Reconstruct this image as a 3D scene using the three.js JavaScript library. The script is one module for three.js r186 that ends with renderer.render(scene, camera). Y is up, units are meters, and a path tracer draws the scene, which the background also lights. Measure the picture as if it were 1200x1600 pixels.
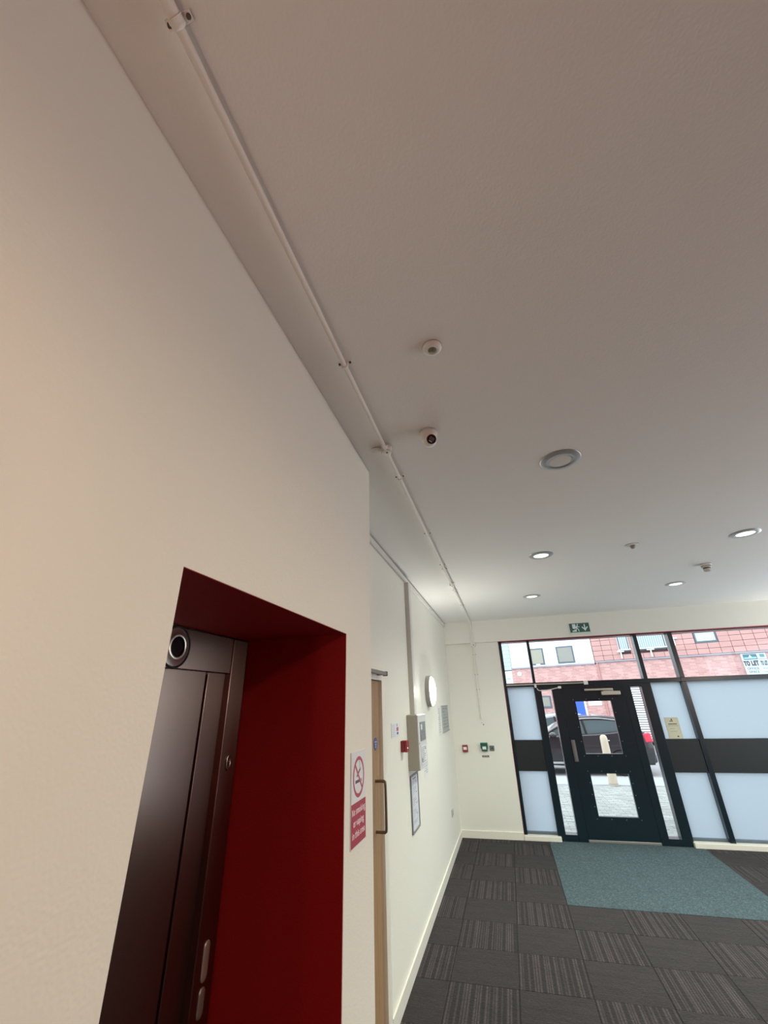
import * as THREE from 'three';
import { RoundedBoxGeometry } from 'three/addons/geometries/RoundedBoxGeometry.js';
import { mergeGeometries } from 'three/addons/utils/BufferGeometryUtils.js';
import { RectAreaLightUniformsLib } from 'three/addons/lights/RectAreaLightUniformsLib.js';

// ------------------------------------------------------------------ camera, sky, exposure
const scene = new THREE.Scene();
const camera = new THREE.PerspectiveCamera(2 * Math.atan(800 / 645.36) * 180 / Math.PI, 0.75, 0.05, 200);
camera.position.set(0, 1.896, 0);
camera.rotation.set(0.4359, 0.2557, -0.0282, 'YXZ');
scene.add(camera);
const SKY = 3.2;
scene.background = new THREE.Color().setRGB(0.93 * SKY, 1.0 * SKY, 1.07 * SKY);   // bright even overcast
const renderer = new THREE.WebGLRenderer({ antialias: true });
renderer.toneMapping = THREE.LinearToneMapping;
renderer.toneMappingExposure = 1.0;
renderer.shadowMap.enabled = true;
RectAreaLightUniformsLib.init();
const LIT = { downlight: 10.2, downlightNear: 6.5, downlightSide: 5.6, wallLamp: 3.2, warmLamp: 0.38, backLamp: 0.2, sideLamp: 8.5, endLamp: 4 };

// ------------------------------------------------------------------ helpers
const used = new Map();
function numbered(name) {
  const n = used.get(name) ?? 0; used.set(name, n + 1);
  return n ? name + '_' + String(n).padStart(3, '0') : name;
}
function rng(seed) { let s = seed >>> 0; return () => { s = (s + 0x6D2B79F5) | 0; let t = Math.imul(s ^ (s >>> 15), 1 | s); t = (t + Math.imul(t ^ (t >>> 7), 61 | t)) ^ t; return ((t ^ (t >>> 14)) >>> 0) / 4294967296; }; }
function metreUV(g) {                       // uv in metres from the dominant face direction
  if (g.index) g = g.toNonIndexed();
  const p = g.attributes.position, uv = new Float32Array(p.count * 2), a = new THREE.Vector3(), b = new THREE.Vector3(), c = new THREE.Vector3();
  for (let i = 0; i < p.count; i += 3) {
    a.fromBufferAttribute(p, i); b.fromBufferAttribute(p, i + 1).sub(a); c.fromBufferAttribute(p, i + 2).sub(a); b.cross(c);
    const x = Math.abs(b.x), y = Math.abs(b.y), z = Math.abs(b.z);
    for (let k = 0; k < 3; k++) {
      const X = p.getX(i + k), Y = p.getY(i + k), Z = p.getZ(i + k);
      const q = x >= y && x >= z ? [-Z, Y] : y >= z ? [X, -Z] : [X, Y];
      uv.set(q, 2 * (i + k));
    }
  }
  g.setAttribute('uv', new THREE.BufferAttribute(uv, 2));
  return g;
}
// box from bounds, rounded edges when r > 0
function bx(x0, x1, y0, y1, z0, z1, r = 0) {
  const w = x1 - x0, h = y1 - y0, d = z1 - z0;
  const g = r ? new RoundedBoxGeometry(w, h, d, 1, Math.min(r, w / 2.01, h / 2.01, d / 2.01)) : new THREE.BoxGeometry(w, h, d);
  g.translate((x0 + x1) / 2, (y0 + y1) / 2, (z0 + z1) / 2);
  return metreUV(g);
}
function join(list) { return list.length === 1 ? list[0] : mergeGeometries(list.map((g) => (g.index ? g.toNonIndexed() : g))); }
function obj(name, geos, mat, parent = scene) {
  const m = new THREE.Mesh(Array.isArray(geos) ? join(geos) : geos, mat);
  m.name = parent === scene ? numbered(name) : name; m.castShadow = m.receiveShadow = true;
  parent.add(m);
  return m;
}
function tag(o, label, category, group) { o.userData.label = label; o.userData.category = category; if (group) o.userData.group = group; return o; }
function thing(name, label, category, [x, y, z] = [0, 0, 0], turn = 0, group) {
  const o = new THREE.Group(); o.name = numbered(name); scene.add(o); o.position.set(x, y, z); o.rotation.y = turn;
  return tag(o, label, category, group);
}
function small(...a) { const m = obj(...a); m.userData.kind = 'stuff'; return m; }   // too small to pick apart
function struct(name, geos, mat) { const m = obj(name, geos, mat); m.userData.kind = 'structure'; return m; }
function structGroup(name) { const o = new THREE.Group(); o.name = numbered(name); o.userData.kind = 'structure'; scene.add(o); return o; }
function dup(root, pos, label) { const r = root.clone(); r.name = numbered(root.name.replace(/_\d{3}$/, '')); r.userData = { ...root.userData }; scene.add(r); r.position.set(...pos); if (label) r.userData.label = label; return r; }
function cyl(r0, r1, h, n = 32) { return new THREE.CylinderGeometry(r0, r1, h, n); }
function lathe(pts, n = 48) { return new THREE.LatheGeometry(pts.map(([x, y]) => new THREE.Vector2(x, y)), n); }
function tube(pts, r, seg = 24, n = 10, smooth = true) {
  const v = pts.map((p) => new THREE.Vector3(...p));
  let c;
  if (smooth) c = new THREE.CatmullRomCurve3(v, false, 'catmullrom', 0.3);
  else { c = new THREE.CurvePath(); for (let i = 0; i + 1 < v.length; i++) c.add(new THREE.LineCurve3(v[i], v[i + 1])); }
  return new THREE.TubeGeometry(c, seg, r, n, false);
}
function tex(w, h, draw, { srgb = true, repeat } = {}) {
  const c = document.createElement('canvas'); c.width = w; c.height = h; draw(c.getContext('2d'), w, h);
  const t = new THREE.CanvasTexture(c);
  if (srgb) t.colorSpace = THREE.SRGBColorSpace;
  if (repeat) { t.wrapS = t.wrapT = THREE.RepeatWrapping; t.repeat.set(...repeat); }
  t.magFilter = THREE.LinearFilter;
  return t;
}
function dataTex(n, m, f, { srgb = false, repeat = [1, 1] } = {}) {
  const a = new Uint8Array(n * m * 4);
  for (let y = 0; y < m; y++) for (let x = 0; x < n; x++) { const c = f(x, y); const o = 4 * (y * n + x); a[o] = c[0]; a[o + 1] = c[1]; a[o + 2] = c[2]; a[o + 3] = 255; }
  const t = new THREE.DataTexture(a, n, m); t.magFilter = THREE.LinearFilter; t.wrapS = t.wrapT = THREE.RepeatWrapping; t.repeat.set(...repeat);
  if (srgb) t.colorSpace = THREE.SRGBColorSpace;
  t.needsUpdate = true; return t;
}
// tileable value noise on an n x n grid
function noiseField(n, cell, seed) {
  const r = rng(seed), k = Math.round(n / cell), g = Array.from({ length: k * k }, r), s = (t) => t * t * (3 - 2 * t);
  return (x, y) => {
    const X = x / cell, Y = y / cell, i = Math.floor(X), j = Math.floor(Y), u = s(X - i), v = s(Y - j), at = (a, b) => g[((b % k + k) % k) * k + ((a % k + k) % k)];
    return (at(i, j) * (1 - u) + at(i + 1, j) * u) * (1 - v) + (at(i, j + 1) * (1 - u) + at(i + 1, j + 1) * u) * v;
  };
}
const rgb = (r, g, b) => new THREE.Color().setRGB(r, g, b);
const std = (color, roughness = 0.6, more = {}) => new THREE.MeshStandardMaterial({ color, roughness, ...more });

// ------------------------------------------------------------------ materials
const n1 = noiseField(256, 4, 1), n2 = noiseField(256, 16, 2), n3 = noiseField(256, 64, 3);
const rollerBump = dataTex(256, 256, (x, y) => { const v = 255 * (0.5 * n1(x, y) + 0.3 * n2(x, y) + 0.2 * n3(x, y)); return [v, v, v]; }, { repeat: [3, 3] });
const paint = (c, r = 0.75) => std(c, r, { bumpMap: rollerBump, bumpScale: 0.0005 });
const M = {
  wall: paint(rgb(0.79, 0.785, 0.70)),
  wallFar: paint(rgb(0.77, 0.775, 0.71)),
  ceiling: paint(rgb(0.83, 0.825, 0.80), 0.9),
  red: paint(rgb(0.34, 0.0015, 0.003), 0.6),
  gloss: std(rgb(0.80, 0.79, 0.70), 0.35),
  plastic: std(rgb(0.80, 0.79, 0.75), 0.4),
  trunking: std(rgb(0.70, 0.70, 0.67), 0.45),
  conduit: std(rgb(0.78, 0.76, 0.70), 0.45),
  frame: std(rgb(0.005, 0.016, 0.023), 0.27),
  spandrel: std(rgb(0.006, 0.011, 0.014), 0.5),
  screw: std(rgb(0.10, 0.09, 0.08), 0.4, { metalness: 0.6 }),
  darkHole: std(rgb(0.01, 0.01, 0.01), 0.7),
  silver: std(rgb(0.55, 0.53, 0.47), 0.38, { metalness: 0.55 }),
  alu: std(rgb(0.62, 0.62, 0.60), 0.35, { metalness: 0.9 }),
  clear: new THREE.MeshPhysicalMaterial({ color: rgb(0.93, 0.97, 0.97), roughness: 0, transmission: 1, thickness: 0, ior: 1.5 }),
  frosted: new THREE.MeshPhysicalMaterial({ color: rgb(0.34, 0.41, 0.45), roughness: 1, transmission: 1, thickness: 0, ior: 1.2 }),
  panelGrey: std(rgb(0.42, 0.41, 0.35), 0.5),
  paper: std(rgb(0.82, 0.83, 0.84), 0.7),
  callRed: std(rgb(0.24, 0.018, 0.022), 0.45),
  callGreen: std(rgb(0.01, 0.11, 0.075), 0.4),
  brass: std(rgb(0.22, 0.18, 0.13), 0.35, { metalness: 0.85 }),
};

// ------------------------------------------------------------------ room shell
const H = 3.231, XW = -0.9765, XL = -0.6547, ZC = -2.155, ZF = -7.916, ZB = -7.846, YB = 2.854, XR = 5.2, ZBK = 3.6;
struct('wall_lift', [bx(-1.4, XL, 0, H, ZC, -1.785), bx(-1.4, XL, 2.185, H, -1.785, -0.735), bx(-1.4, XL, 0, H, -0.735, ZBK), bx(-1.6, -1.4, 0, H, ZC, ZBK)], M.wall);
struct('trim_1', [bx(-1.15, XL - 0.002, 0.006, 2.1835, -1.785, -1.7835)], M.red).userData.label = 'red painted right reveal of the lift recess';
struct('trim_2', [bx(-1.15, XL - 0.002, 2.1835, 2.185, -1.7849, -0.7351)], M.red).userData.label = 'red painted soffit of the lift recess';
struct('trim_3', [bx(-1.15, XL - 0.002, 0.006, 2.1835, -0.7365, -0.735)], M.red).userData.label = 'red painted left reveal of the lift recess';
struct('wall_left', [bx(XW - 0.3, XW, 0, H, -8.25, -3.475), bx(XW - 0.3, XW, 2.075, H, -3.475, -2.3), bx(XW - 0.3, XW, 0, H, -2.3, ZC)], M.wall);
struct('wall_far', [bx(XW, -0.045, 0, YB, -8.25, ZF)], M.wallFar);
struct('bulkhead', [bx(XW, XR, YB, H, -8.25, ZB)], M.wallFar);
struct('trim_4', [bx(-0.045, XR, YB - 0.005, YB, -8.25, ZB - 0.004)], M.red).userData.label = 'red painted soffit above the glazing';
struct('trim_5', [bx(-0.045, -0.040, 0.02, YB - 0.005, -8.25, ZF - 0.003)], M.red).userData.label = 'red painted reveal beside the glazing';
struct('wall_right', [bx(XR, XR + 0.2, 0, 0.35, -7.4, -2.3), bx(XR, XR + 0.2, 2.95, H, -7.4, -2.3), bx(XR, XR + 0.2, 0, H, -8.25, -7.4)], M.wall);
const redWall = paint(rgb(0.55, 0.05, 0.045), 0.6);
struct('wall_right', [bx(XR, XR + 0.2, 0, H, -2.3, ZBK)], redWall).name = 'wall_right_back';
{
  const w2 = structGroup('window_2'), frostedWhite = new THREE.MeshPhysicalMaterial({ color: rgb(0.86, 0.89, 0.90), roughness: 1, transmission: 1, thickness: 0, ior: 1.2 });
  for (const z of [-7.4, -5.72, -4.04, -2.36]) obj('mullion', bx(XR + 0.05, XR + 0.16, 0.35, 2.95, z, z + 0.06, 0.003), M.frame, w2);
  for (const y of [0.35, 2.89]) obj('transom', bx(XR + 0.05, XR + 0.16, y, y + 0.06, -7.4, -2.3, 0.003), M.frame, w2);
  for (let k = 0; k < 3; k++) { const g = new THREE.PlaneGeometry(1.62, 2.48); g.rotateY(-Math.PI / 2); g.translate(XR + 0.10, 1.65, -6.53 + k * 1.68); obj('frosted_pane', g, frostedWhite, w2); }
}
struct('wall_back', [bx(XL, XR + 0.2, 0, H, ZBK, ZBK + 0.2)], redWall);
struct('ceiling', [bx(-1.6, XR + 0.2, H, H + 0.2, -8.25, ZBK + 0.2)], M.ceiling);
struct('baseboard_left', [bx(XW, XW + 0.015, 0.005, 0.105, ZF + 0.015, -3.565, 0.004)], M.gloss);
struct('baseboard_far', [bx(XW, -0.045, 0.005, 0.105, ZF, ZF + 0.015, 0.004)], M.gloss);
struct('baseboard_lift', [bx(XL, XL + 0.015, 0.005, 0.105, ZC, -1.80, 0.004), bx(XL, XL + 0.015, 0.005, 0.105, -0.72, ZBK, 0.004), bx(XW + 0.02, XL + 0.015, 0.005, 0.105, ZC - 0.015, ZC, 0.004)], M.gloss);

// floor: screed with one mesh per carpet tile, laid chequerwise
const floor = struct('floor', [bx(-1.6, XR + 0.2, -0.16, 0, -8.25, ZBK + 0.2)], std(rgb(0.035, 0.03, 0.03), 0.95));
function carpetTex(kind, seed) {
  const N = 256, r = rng(seed), fine = noiseField(N, 2, seed + 7), fine2 = noiseField(N, 4, seed + 9), soft = noiseField(N, 32, seed + 11);
  const lines = [];
  if (kind === 'stripe') { let x = 3 + r() * 6; while (x < N - 3) { lines.push([x, 2.2 + r() * 2.2, 0.6 + 0.4 * r()]); x += r() < 0.45 ? 8 + r() * 3 : 15 + r() * 8; } }
  else { let x = 2; while (x < N) { lines.push([x, 1.6 + r() * 1.4, 0.14 + 0.14 * r()]); x += 7 + r() * 6; } }
  return dataTex(N, N, (x, y) => {
    const across = kind === 'stripe' ? x : y;
    let s = 0; for (const [c, w, a] of lines) { const d = Math.abs(across - c) / w; if (d < 1.5) s = Math.max(s, a * Math.max(0, 1 - d * 0.66)); }
    const g = 0.62 + 0.5 * fine(x, y) * (0.6 + 0.4 * fine2(x, y)) + 0.12 * soft(x, y);
    const br = g * (1 + s * 0.75) * (kind === 'stripe' ? 0.80 : 1.0);
    return [Math.min(255, 44 * br + 26 * s * g), Math.min(255, 39 * br + 22 * s * g), Math.min(255, 40 * br + 22 * s * g)];
  }, { srgb: true });
}
const carpetBump = dataTex(128, 128, (() => { const a = noiseField(128, 2, 40), b = noiseField(128, 4, 41); return (x, y) => { const v = 255 * (0.6 * a(x, y) + 0.4 * b(x, y)); return [v, v, v]; }; })());
const carpetMats = {};
for (const k of ['stripe', 'plain']) carpetMats[k] = [1, 2].map((s) => std(0xffffff, 0.96, { map: carpetTex(k, s * 31 + (k === 'plain' ? 500 : 0)), bumpMap: carpetBump, bumpScale: 0.003 }));
{
  const X0 = -0.201, Z0 = -7.2513, rt = rng(77);
  const cache = new Map();
  const tileGeo = (w, d) => {
    const key = w.toFixed(3) + '/' + d.toFixed(3);
    if (!cache.has(key)) {
      const g = new RoundedBoxGeometry(w - 0.0025, 0.008, d - 0.0025, 1, 0.002).toNonIndexed();
      const p = g.attributes.position, uv = new Float32Array(p.count * 2);
      for (let i = 0; i < p.count; i++) uv.set([p.getX(i) * 2 + 0.5, -p.getZ(i) * 2 + 0.5], 2 * i);
      g.setAttribute('uv', new THREE.BufferAttribute(uv, 2)); cache.set(key, g);
    }
    return cache.get(key);
  };
  for (let i = -2; i < 11; i++) for (let j = -2; j < 18; j++) {
    const x0 = Math.max(X0 + i * 0.5, (j > 9 ? XL : XW) + 0.001), x1 = Math.min(X0 + i * 0.5 + 0.5, XR), z0 = Math.max(Z0 + j * 0.5, ZF - 0.03), z1 = Z0 + j * 0.5 + 0.5;
    if (x1 - x0 < 0.03 || z1 - z0 < 0.03 || (i >= 1 && i < 5 && j < 3)) continue;
    if (j === 10 && x0 < XL) continue;
    const k = (i + j) & 1 ? 'stripe' : 'plain';
    const t = obj('carpet_tile', tileGeo(x1 - x0, z1 - z0), carpetMats[k][Math.floor(rt() * 2)], floor);
    t.position.set((x0 + x1) / 2, 0.0035 + rt() * 0.0008, (z0 + z1) / 2);
  }
}
{
  const g = new RoundedBoxGeometry(1.996, 0.012, 2.185, 1, 0.003);
  const a = noiseField(256, 2, 60), b = noiseField(256, 8, 61), c = noiseField(256, 4, 62);
  const map = dataTex(256, 256, (x, y) => { const v = 0.45 + 0.85 * a(x, y) * (0.5 + 0.5 * c(x, y)) + 0.25 * b(x, y); return [70 * v, 88 * v, 94 * v]; }, { srgb: true, repeat: [2.2, 2.2] });
  const m = obj('entrance_mat', metreUV(g), std(0xffffff, 0.97, { map, bumpMap: carpetBump, bumpScale: 0.004 }));
  m.position.set(0.299 + 1.0, 0.006, -6.8445);
  tag(m, 'teal grey bristle entrance mat set in the carpet before the glazed door', 'door mat');
}

// ------------------------------------------------------------------ glazed entrance screen
const ZG = -7.946, ZP = -8.05, DEEP = -8.10;
const win = structGroup('window_1');
const post = (x0, x1, y0, y1) => obj('mullion', bx(x0, x1, y0, y1, DEEP, ZG, 0.003), M.frame, win);
post(-0.038, 0.010, 0.02, 2.845); post(0.440, 0.550, 0.0, 2.105); post(0.440, 0.484, 2.165, 2.845);
post(0.718, 0.850, 0.0, 2.105); post(1.800, 1.905, 0.0, 2.105);
post(2.066, 2.205, 0.0, 2.105); post(2.132, 2.190, 2.165, 2.845); post(2.645, 2.712, 0.02, 2.105); post(2.645, 2.712, 2.165, 2.845);
post(4.35, 4.417, 0.02, 2.105); post(4.35, 4.417, 2.165, 2.845); post(5.15, 5.198, 0.02, 2.845);
for (const [a, b] of [[0.010, 2.645], [2.645, 5.15]]) obj('transom', bx(a, b, 2.105, 2.165, DEEP, ZG - 0.001, 0.003), M.frame, win);
const sheet = (x0, x1, y0, y1, z) => { const g = new THREE.PlaneGeometry(x1 - x0, y1 - y0); g.translate((x0 + x1) / 2, (y0 + y1) / 2, z); return g; };
for (const [a, b] of [[0.010, 0.440], [2.205, 2.645], [2.712, 4.35], [4.417, 5.15]]) {
  obj('spandrel_panel', bx(a, b, 0.885, 1.312, DEEP + 0.02, ZG - 0.012, 0.003), M.spandrel, win);
  obj('frosted_pane', sheet(a, b, 1.312, 2.105, ZP), M.frosted, win);
  obj('frosted_pane', sheet(a, b, 0.10, 0.885, ZP), M.frosted, win);
  obj('bottom_rail', bx(a, b, 0.072, 0.10, DEEP, ZG - 0.05, 0.003), std(rgb(0.10, 0.13, 0.16), 0.4), win);
}
for (const [a, b] of [[0.010, 0.440], [0.484, 2.132], [2.190, 2.645], [2.712, 4.35], [4.417, 5.15]]) obj('clear_pane', sheet(a, b, 2.165, 2.84, ZP), M.clear, win);
for (const [a, b] of [[0.550, 0.718], [1.905, 2.066]]) { obj('clear_pane', sheet(a, b, 0.09, 2.05, ZP), M.clear, win); obj('transom', bx(a, b, 2.05, 2.105, DEEP, ZG - 0.004, 0.002), M.frame, win); obj('bottom_rail', bx(a, b, 0.0, 0.09, DEEP, ZG - 0.004, 0.002), M.frame, win); }
obj('frame_head', bx(-0.038, XR - 0.002, 2.838, YB - 0.006, DEEP, ZG - 0.005, 0.002), M.frame, win);
obj('door_head', bx(0.850, 1.800, 2.060, 2.105, DEEP, ZG - 0.002, 0.002), M.frame, win);
for (const [a, b] of [[-0.044, 0.482], [2.192, XR - 0.002]]) obj('sill', bx(a, b, 0.008, 0.070, DEEP, ZF + 0.028, 0.006), M.gloss, win);
// doorleaf as an extruded frame with two openings
const door1 = structGroup('door_1');
{
  const s = new THREE.Shape(); s.moveTo(0.853, 0.045); s.lineTo(1.797, 0.045); s.lineTo(1.797, 2.057); s.lineTo(0.853, 2.057); s.closePath();
  for (const [x0, x1, y0, y1] of [[1.046, 1.578, 1.121, 1.860], [1.052, 1.586, 0.322, 0.866]]) { const h = new THREE.Path(); h.moveTo(x0, y0); h.lineTo(x0, y1); h.lineTo(x1, y1); h.lineTo(x1, y0); h.closePath(); s.holes.push(h); }
  const g = new THREE.ExtrudeGeometry(s, { depth: 0.055, bevelEnabled: true, bevelSize: 0.002, bevelThickness: 0.003, bevelSegments: 1 }); g.translate(0, 0, ZG - 0.058);
  obj('door_leaf', metreUV(g), M.frame, door1);
  for (const [x0, x1, y0, y1] of [[1.046, 1.578, 1.121, 1.860], [1.052, 1.586, 0.322, 0.866]]) {
    obj('pane', sheet(x0 - 0.006, x1 + 0.006, y0 - 0.006, y1 + 0.006, ZG - 0.03), M.clear, door1);
    const e = 0.028, dots = [];
    const dot = (x, y) => { const c = cyl(0.004, 0.0055, 0.005, 10); c.rotateX(Math.PI / 2); c.translate(x, y, ZG + 0.002); dots.push(c); };
    for (let k = 0; k <= 3; k++) { dot(x0 - e + (x1 - x0 + 2 * e) * k / 3, y0 - e); dot(x0 - e + (x1 - x0 + 2 * e) * k / 3, y1 + e); }
    for (let k = 1; k <= 3; k++) { dot(x0 - e, y0 - e + (y1 - y0 + 2 * e) * k / 4); dot(x1 + e, y0 - e + (y1 - y0 + 2 * e) * k / 4); }
    small('fixing_screws', dots, std(rgb(0.35, 0.36, 0.36), 0.4, { metalness: 0.6 }), door1);
  }
  const hd = obj('handle', [bx(0.868, 0.924, 1.018, 1.314, ZG + 0.002, ZG + 0.012, 0.003)], std(rgb(0.16, 0.16, 0.15), 0.45, { metalness: 0.4 }), door1);
  obj('grip', bx(0.884, 0.908, 1.03, 1.30, ZG + 0.012, ZG + 0.03, 0.006), std(rgb(0.18, 0.18, 0.17), 0.45, { metalness: 0.4 }), hd);
  obj('threshold', [bx(0.853, 1.797, 0.012, 0.042, ZG - 0.06, ZG + 0.006, 0.003)], M.alu, door1);
}
{
  const c = thing('door_closer', 'silver overhead door closer with slide rail on top of the glazed door', 'door closer', [1.47, 2.02, ZG]);
  obj('closer_body', bx(-0.015, 0.262, -0.078, -0.022, 0.004, 0.058, 0.008), M.silver, c);
  obj('slide_rail', bx(-0.255, 0.170, -0.006, 0.022, 0.002, 0.030, 0.004), M.silver, c);
  obj('arm', bx(0.02, 0.17, -0.02, -0.012, 0.02, 0.04, 0.002), M.silver, c);
  const cc = thing('cable_cover', 'thin pale cable cover running along the transom to a small box above the glazed door', 'cable cover', [0, 2.14, ZG]);
  obj('cover_strip', bx(0.0, 1.235, -0.012, 0.006, 0.0, 0.014, 0.003), M.silver, cc);
  obj('end_box', bx(1.228, 1.292, -0.032, 0.020, 0.0, 0.03, 0.004), M.plastic, cc);
  obj('corner_piece', bx(0.452, 0.486, -0.055, 0.002, 0.0, 0.018, 0.004), M.trunking, cc);
  const lp = thing('door_loop', 'flexible cable loop from the transom down to a small white box on the door frame', 'cable', [0.50, 2.055, ZG]);
  obj('loop_cable', tube([[-0.012, 0.02, 0.010], [0.01, -0.012, 0.02], [0.09, -0.02, 0.03], [0.22, 0.0, 0.03], [0.33, 0.022, 0.014]], 0.006, 30, 8), M.trunking, lp);
  obj('loop_box', bx(0.322, 0.370, 0.006, 0.042, 0.0, 0.022, 0.004), M.plastic, lp);
}

// ------------------------------------------------------------------ lift
{
  const steel = new THREE.MeshPhysicalMaterial({ color: rgb(0.27, 0.215, 0.185), metalness: 1, roughness: 0.31, anisotropy: 0.92, anisotropyRotation: 0 });
  const brush = dataTex(512, 64, (() => { const a = noiseField(512, 1, 90); const r = rng(8); const row = Array.from({ length: 512 }, () => r()); return (x) => { const v = 236 + 4 * row[x]; return [v, v, v]; }; })(), { repeat: [2, 0.5] });
  steel.roughnessMap = brush;
  const XD = -1.144;
  const lift = thing('lift', 'stainless steel lift doors in a deep red painted recess', 'lift', [XD, 0.008, -1.26]);
  obj('door_panel', bx(-0.040, -0.022, 0.004, 2.03, -0.280, 0.49, 0.003), steel, lift);
  obj('door_panel', bx(-0.042, -0.024, 0.004, 2.03, -0.470, -0.296, 0.003), steel, lift);
  obj('door_gap', bx(-0.060, -0.046, 0.004, 2.03, -0.33, -0.24), M.darkHole, lift);
  const hp = obj('header_panel', bx(-0.022, 0, 2.025, 2.170, -0.408, 0.52, 0.003), steel, lift);
  for (const s of [-1, 1]) {
    const j = obj('door_jamb', s < 0 ? bx(-0.09, 0.004, 0.002, 2.170, -0.522, -0.410, 0.004) : bx(-0.09, 0.004, 0.002, 2.02, 0.49, 0.52, 0.004), steel, lift);
    if (s < 0) {
      const k = lathe([[0, 0.002], [0.009, 0.002], [0.010, 0.006], [0.017, 0.006], [0.019, 0.0], [0, 0.0]], 28); k.rotateZ(-Math.PI / 2); k.scale(1, 1.6, 1); k.translate(0.004, 1.69, -0.463);
      obj('key_switch', k, std(rgb(0.35, 0.33, 0.31), 0.35, { metalness: 1 }), j);
      obj('keyhole', bx(0.004, 0.0075, 1.672, 1.690, -0.470, -0.461), M.darkHole, j);
      const shp = (y0, y1) => { const g = new THREE.CapsuleGeometry(0.018, y1 - y0 - 0.036, 4, 12); g.scale(0.3, 1, 1); g.translate(0.005, (y0 + y1) / 2, -0.463); return g; };
      obj('call_plate', shp(1.04, 1.15), std(rgb(0.42, 0.37, 0.33), 0.4, { metalness: 0.7 }), j);
      obj('call_button', shp(0.95, 1.03), std(rgb(0.30, 0.27, 0.25), 0.4, { metalness: 0.7 }), j);
    }
  }
  const ind = lathe([[0.035, 0.010], [0.039, 0.013], [0.047, 0.011], [0.052, 0.004], [0.066, 0.0025], [0.068, 0.0]], 48); ind.rotateZ(-Math.PI / 2); ind.translate(0.0, 2.098, -0.058);
  obj('indicator_ring', ind, std(rgb(0.62, 0.58, 0.52), 0.3, { metalness: 0.9 }), hp);
  const rim = new THREE.TorusGeometry(0.071, 0.004, 8, 48); rim.rotateY(Math.PI / 2); rim.translate(0.001, 2.098, -0.058);
  obj('indicator_gasket', rim, M.darkHole, hp);
  const disc = cyl(0.038, 0.038, 0.006, 40); disc.rotateZ(Math.PI / 2); disc.translate(0.002, 2.098, -0.058);
  obj('indicator_lens', disc, std(rgb(0.006, 0.006, 0.008), 0.15), hp);
  const nut = cyl(0.006, 0.006, 0.01, 8); nut.rotateZ(Math.PI / 2); nut.translate(-0.025, 2.022, -0.286);
  obj('guide_pin', nut, M.alu, lift);
}

// ------------------------------------------------------------------ flat prints
function printFace(name, w, h, t, parent, pos, facing, rough = 0.5) {
  const g = new THREE.PlaneGeometry(w, h); const m = obj(name, g, std(0xffffff, rough, { map: t }), parent);
  m.position.set(...pos); if (facing === 'x') m.rotation.y = Math.PI / 2; return m;
}
{
  const s = thing('no_smoking_sign', 'white and red no smoking or vaping sign on the wall right of the lift', 'sign', [XL, 1.56, -1.943]);
  obj('backing_plate', bx(0, 0.0035, -0.165, 0.158, -0.094, 0.094, 0.001), std(rgb(0.74, 0.76, 0.78), 0.4), s);
  const t = tex(512, 880, (c, w, h) => {
    c.fillStyle = '#dfe3e6'; c.fillRect(0, 0, w, h);
    c.strokeStyle = '#b6505f'; c.lineWidth = 38; c.beginPath(); c.arc(w / 2, 250, 185, 0, 7); c.stroke();
    c.fillStyle = '#55505a'; c.save(); c.translate(w / 2, 250); c.fillRect(-120, 30, 190, 30); c.fillRect(85, 30, 24, 30); c.rotate(-0.5); c.fillRect(-60, -50, 150, 26);
    c.lineWidth = 12; c.strokeStyle = '#77727c'; c.beginPath(); c.moveTo(80, -20); c.bezierCurveTo(60, -70, 110, -80, 90, -130); c.stroke(); c.restore();
    c.strokeStyle = '#b6505f'; c.lineWidth = 34; c.beginPath(); c.moveTo(w / 2 - 130, 120); c.lineTo(w / 2 + 130, 380); c.stroke();
    c.fillStyle = '#a83a4c'; c.fillRect(0, 490, w, 390);
    c.fillStyle = '#ecdfe2'; c.font = 'bold 82px sans-serif'; c.textAlign = 'center';
    c.fillText('No smoking', w / 2, 600); c.fillText('or vaping', w / 2, 705); c.fillText('in this area', w / 2, 810);
  });
  printFace('printed_face', 0.184, 0.316, t, s, [0.0045, -0.0035, 0], 'x');
}

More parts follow.
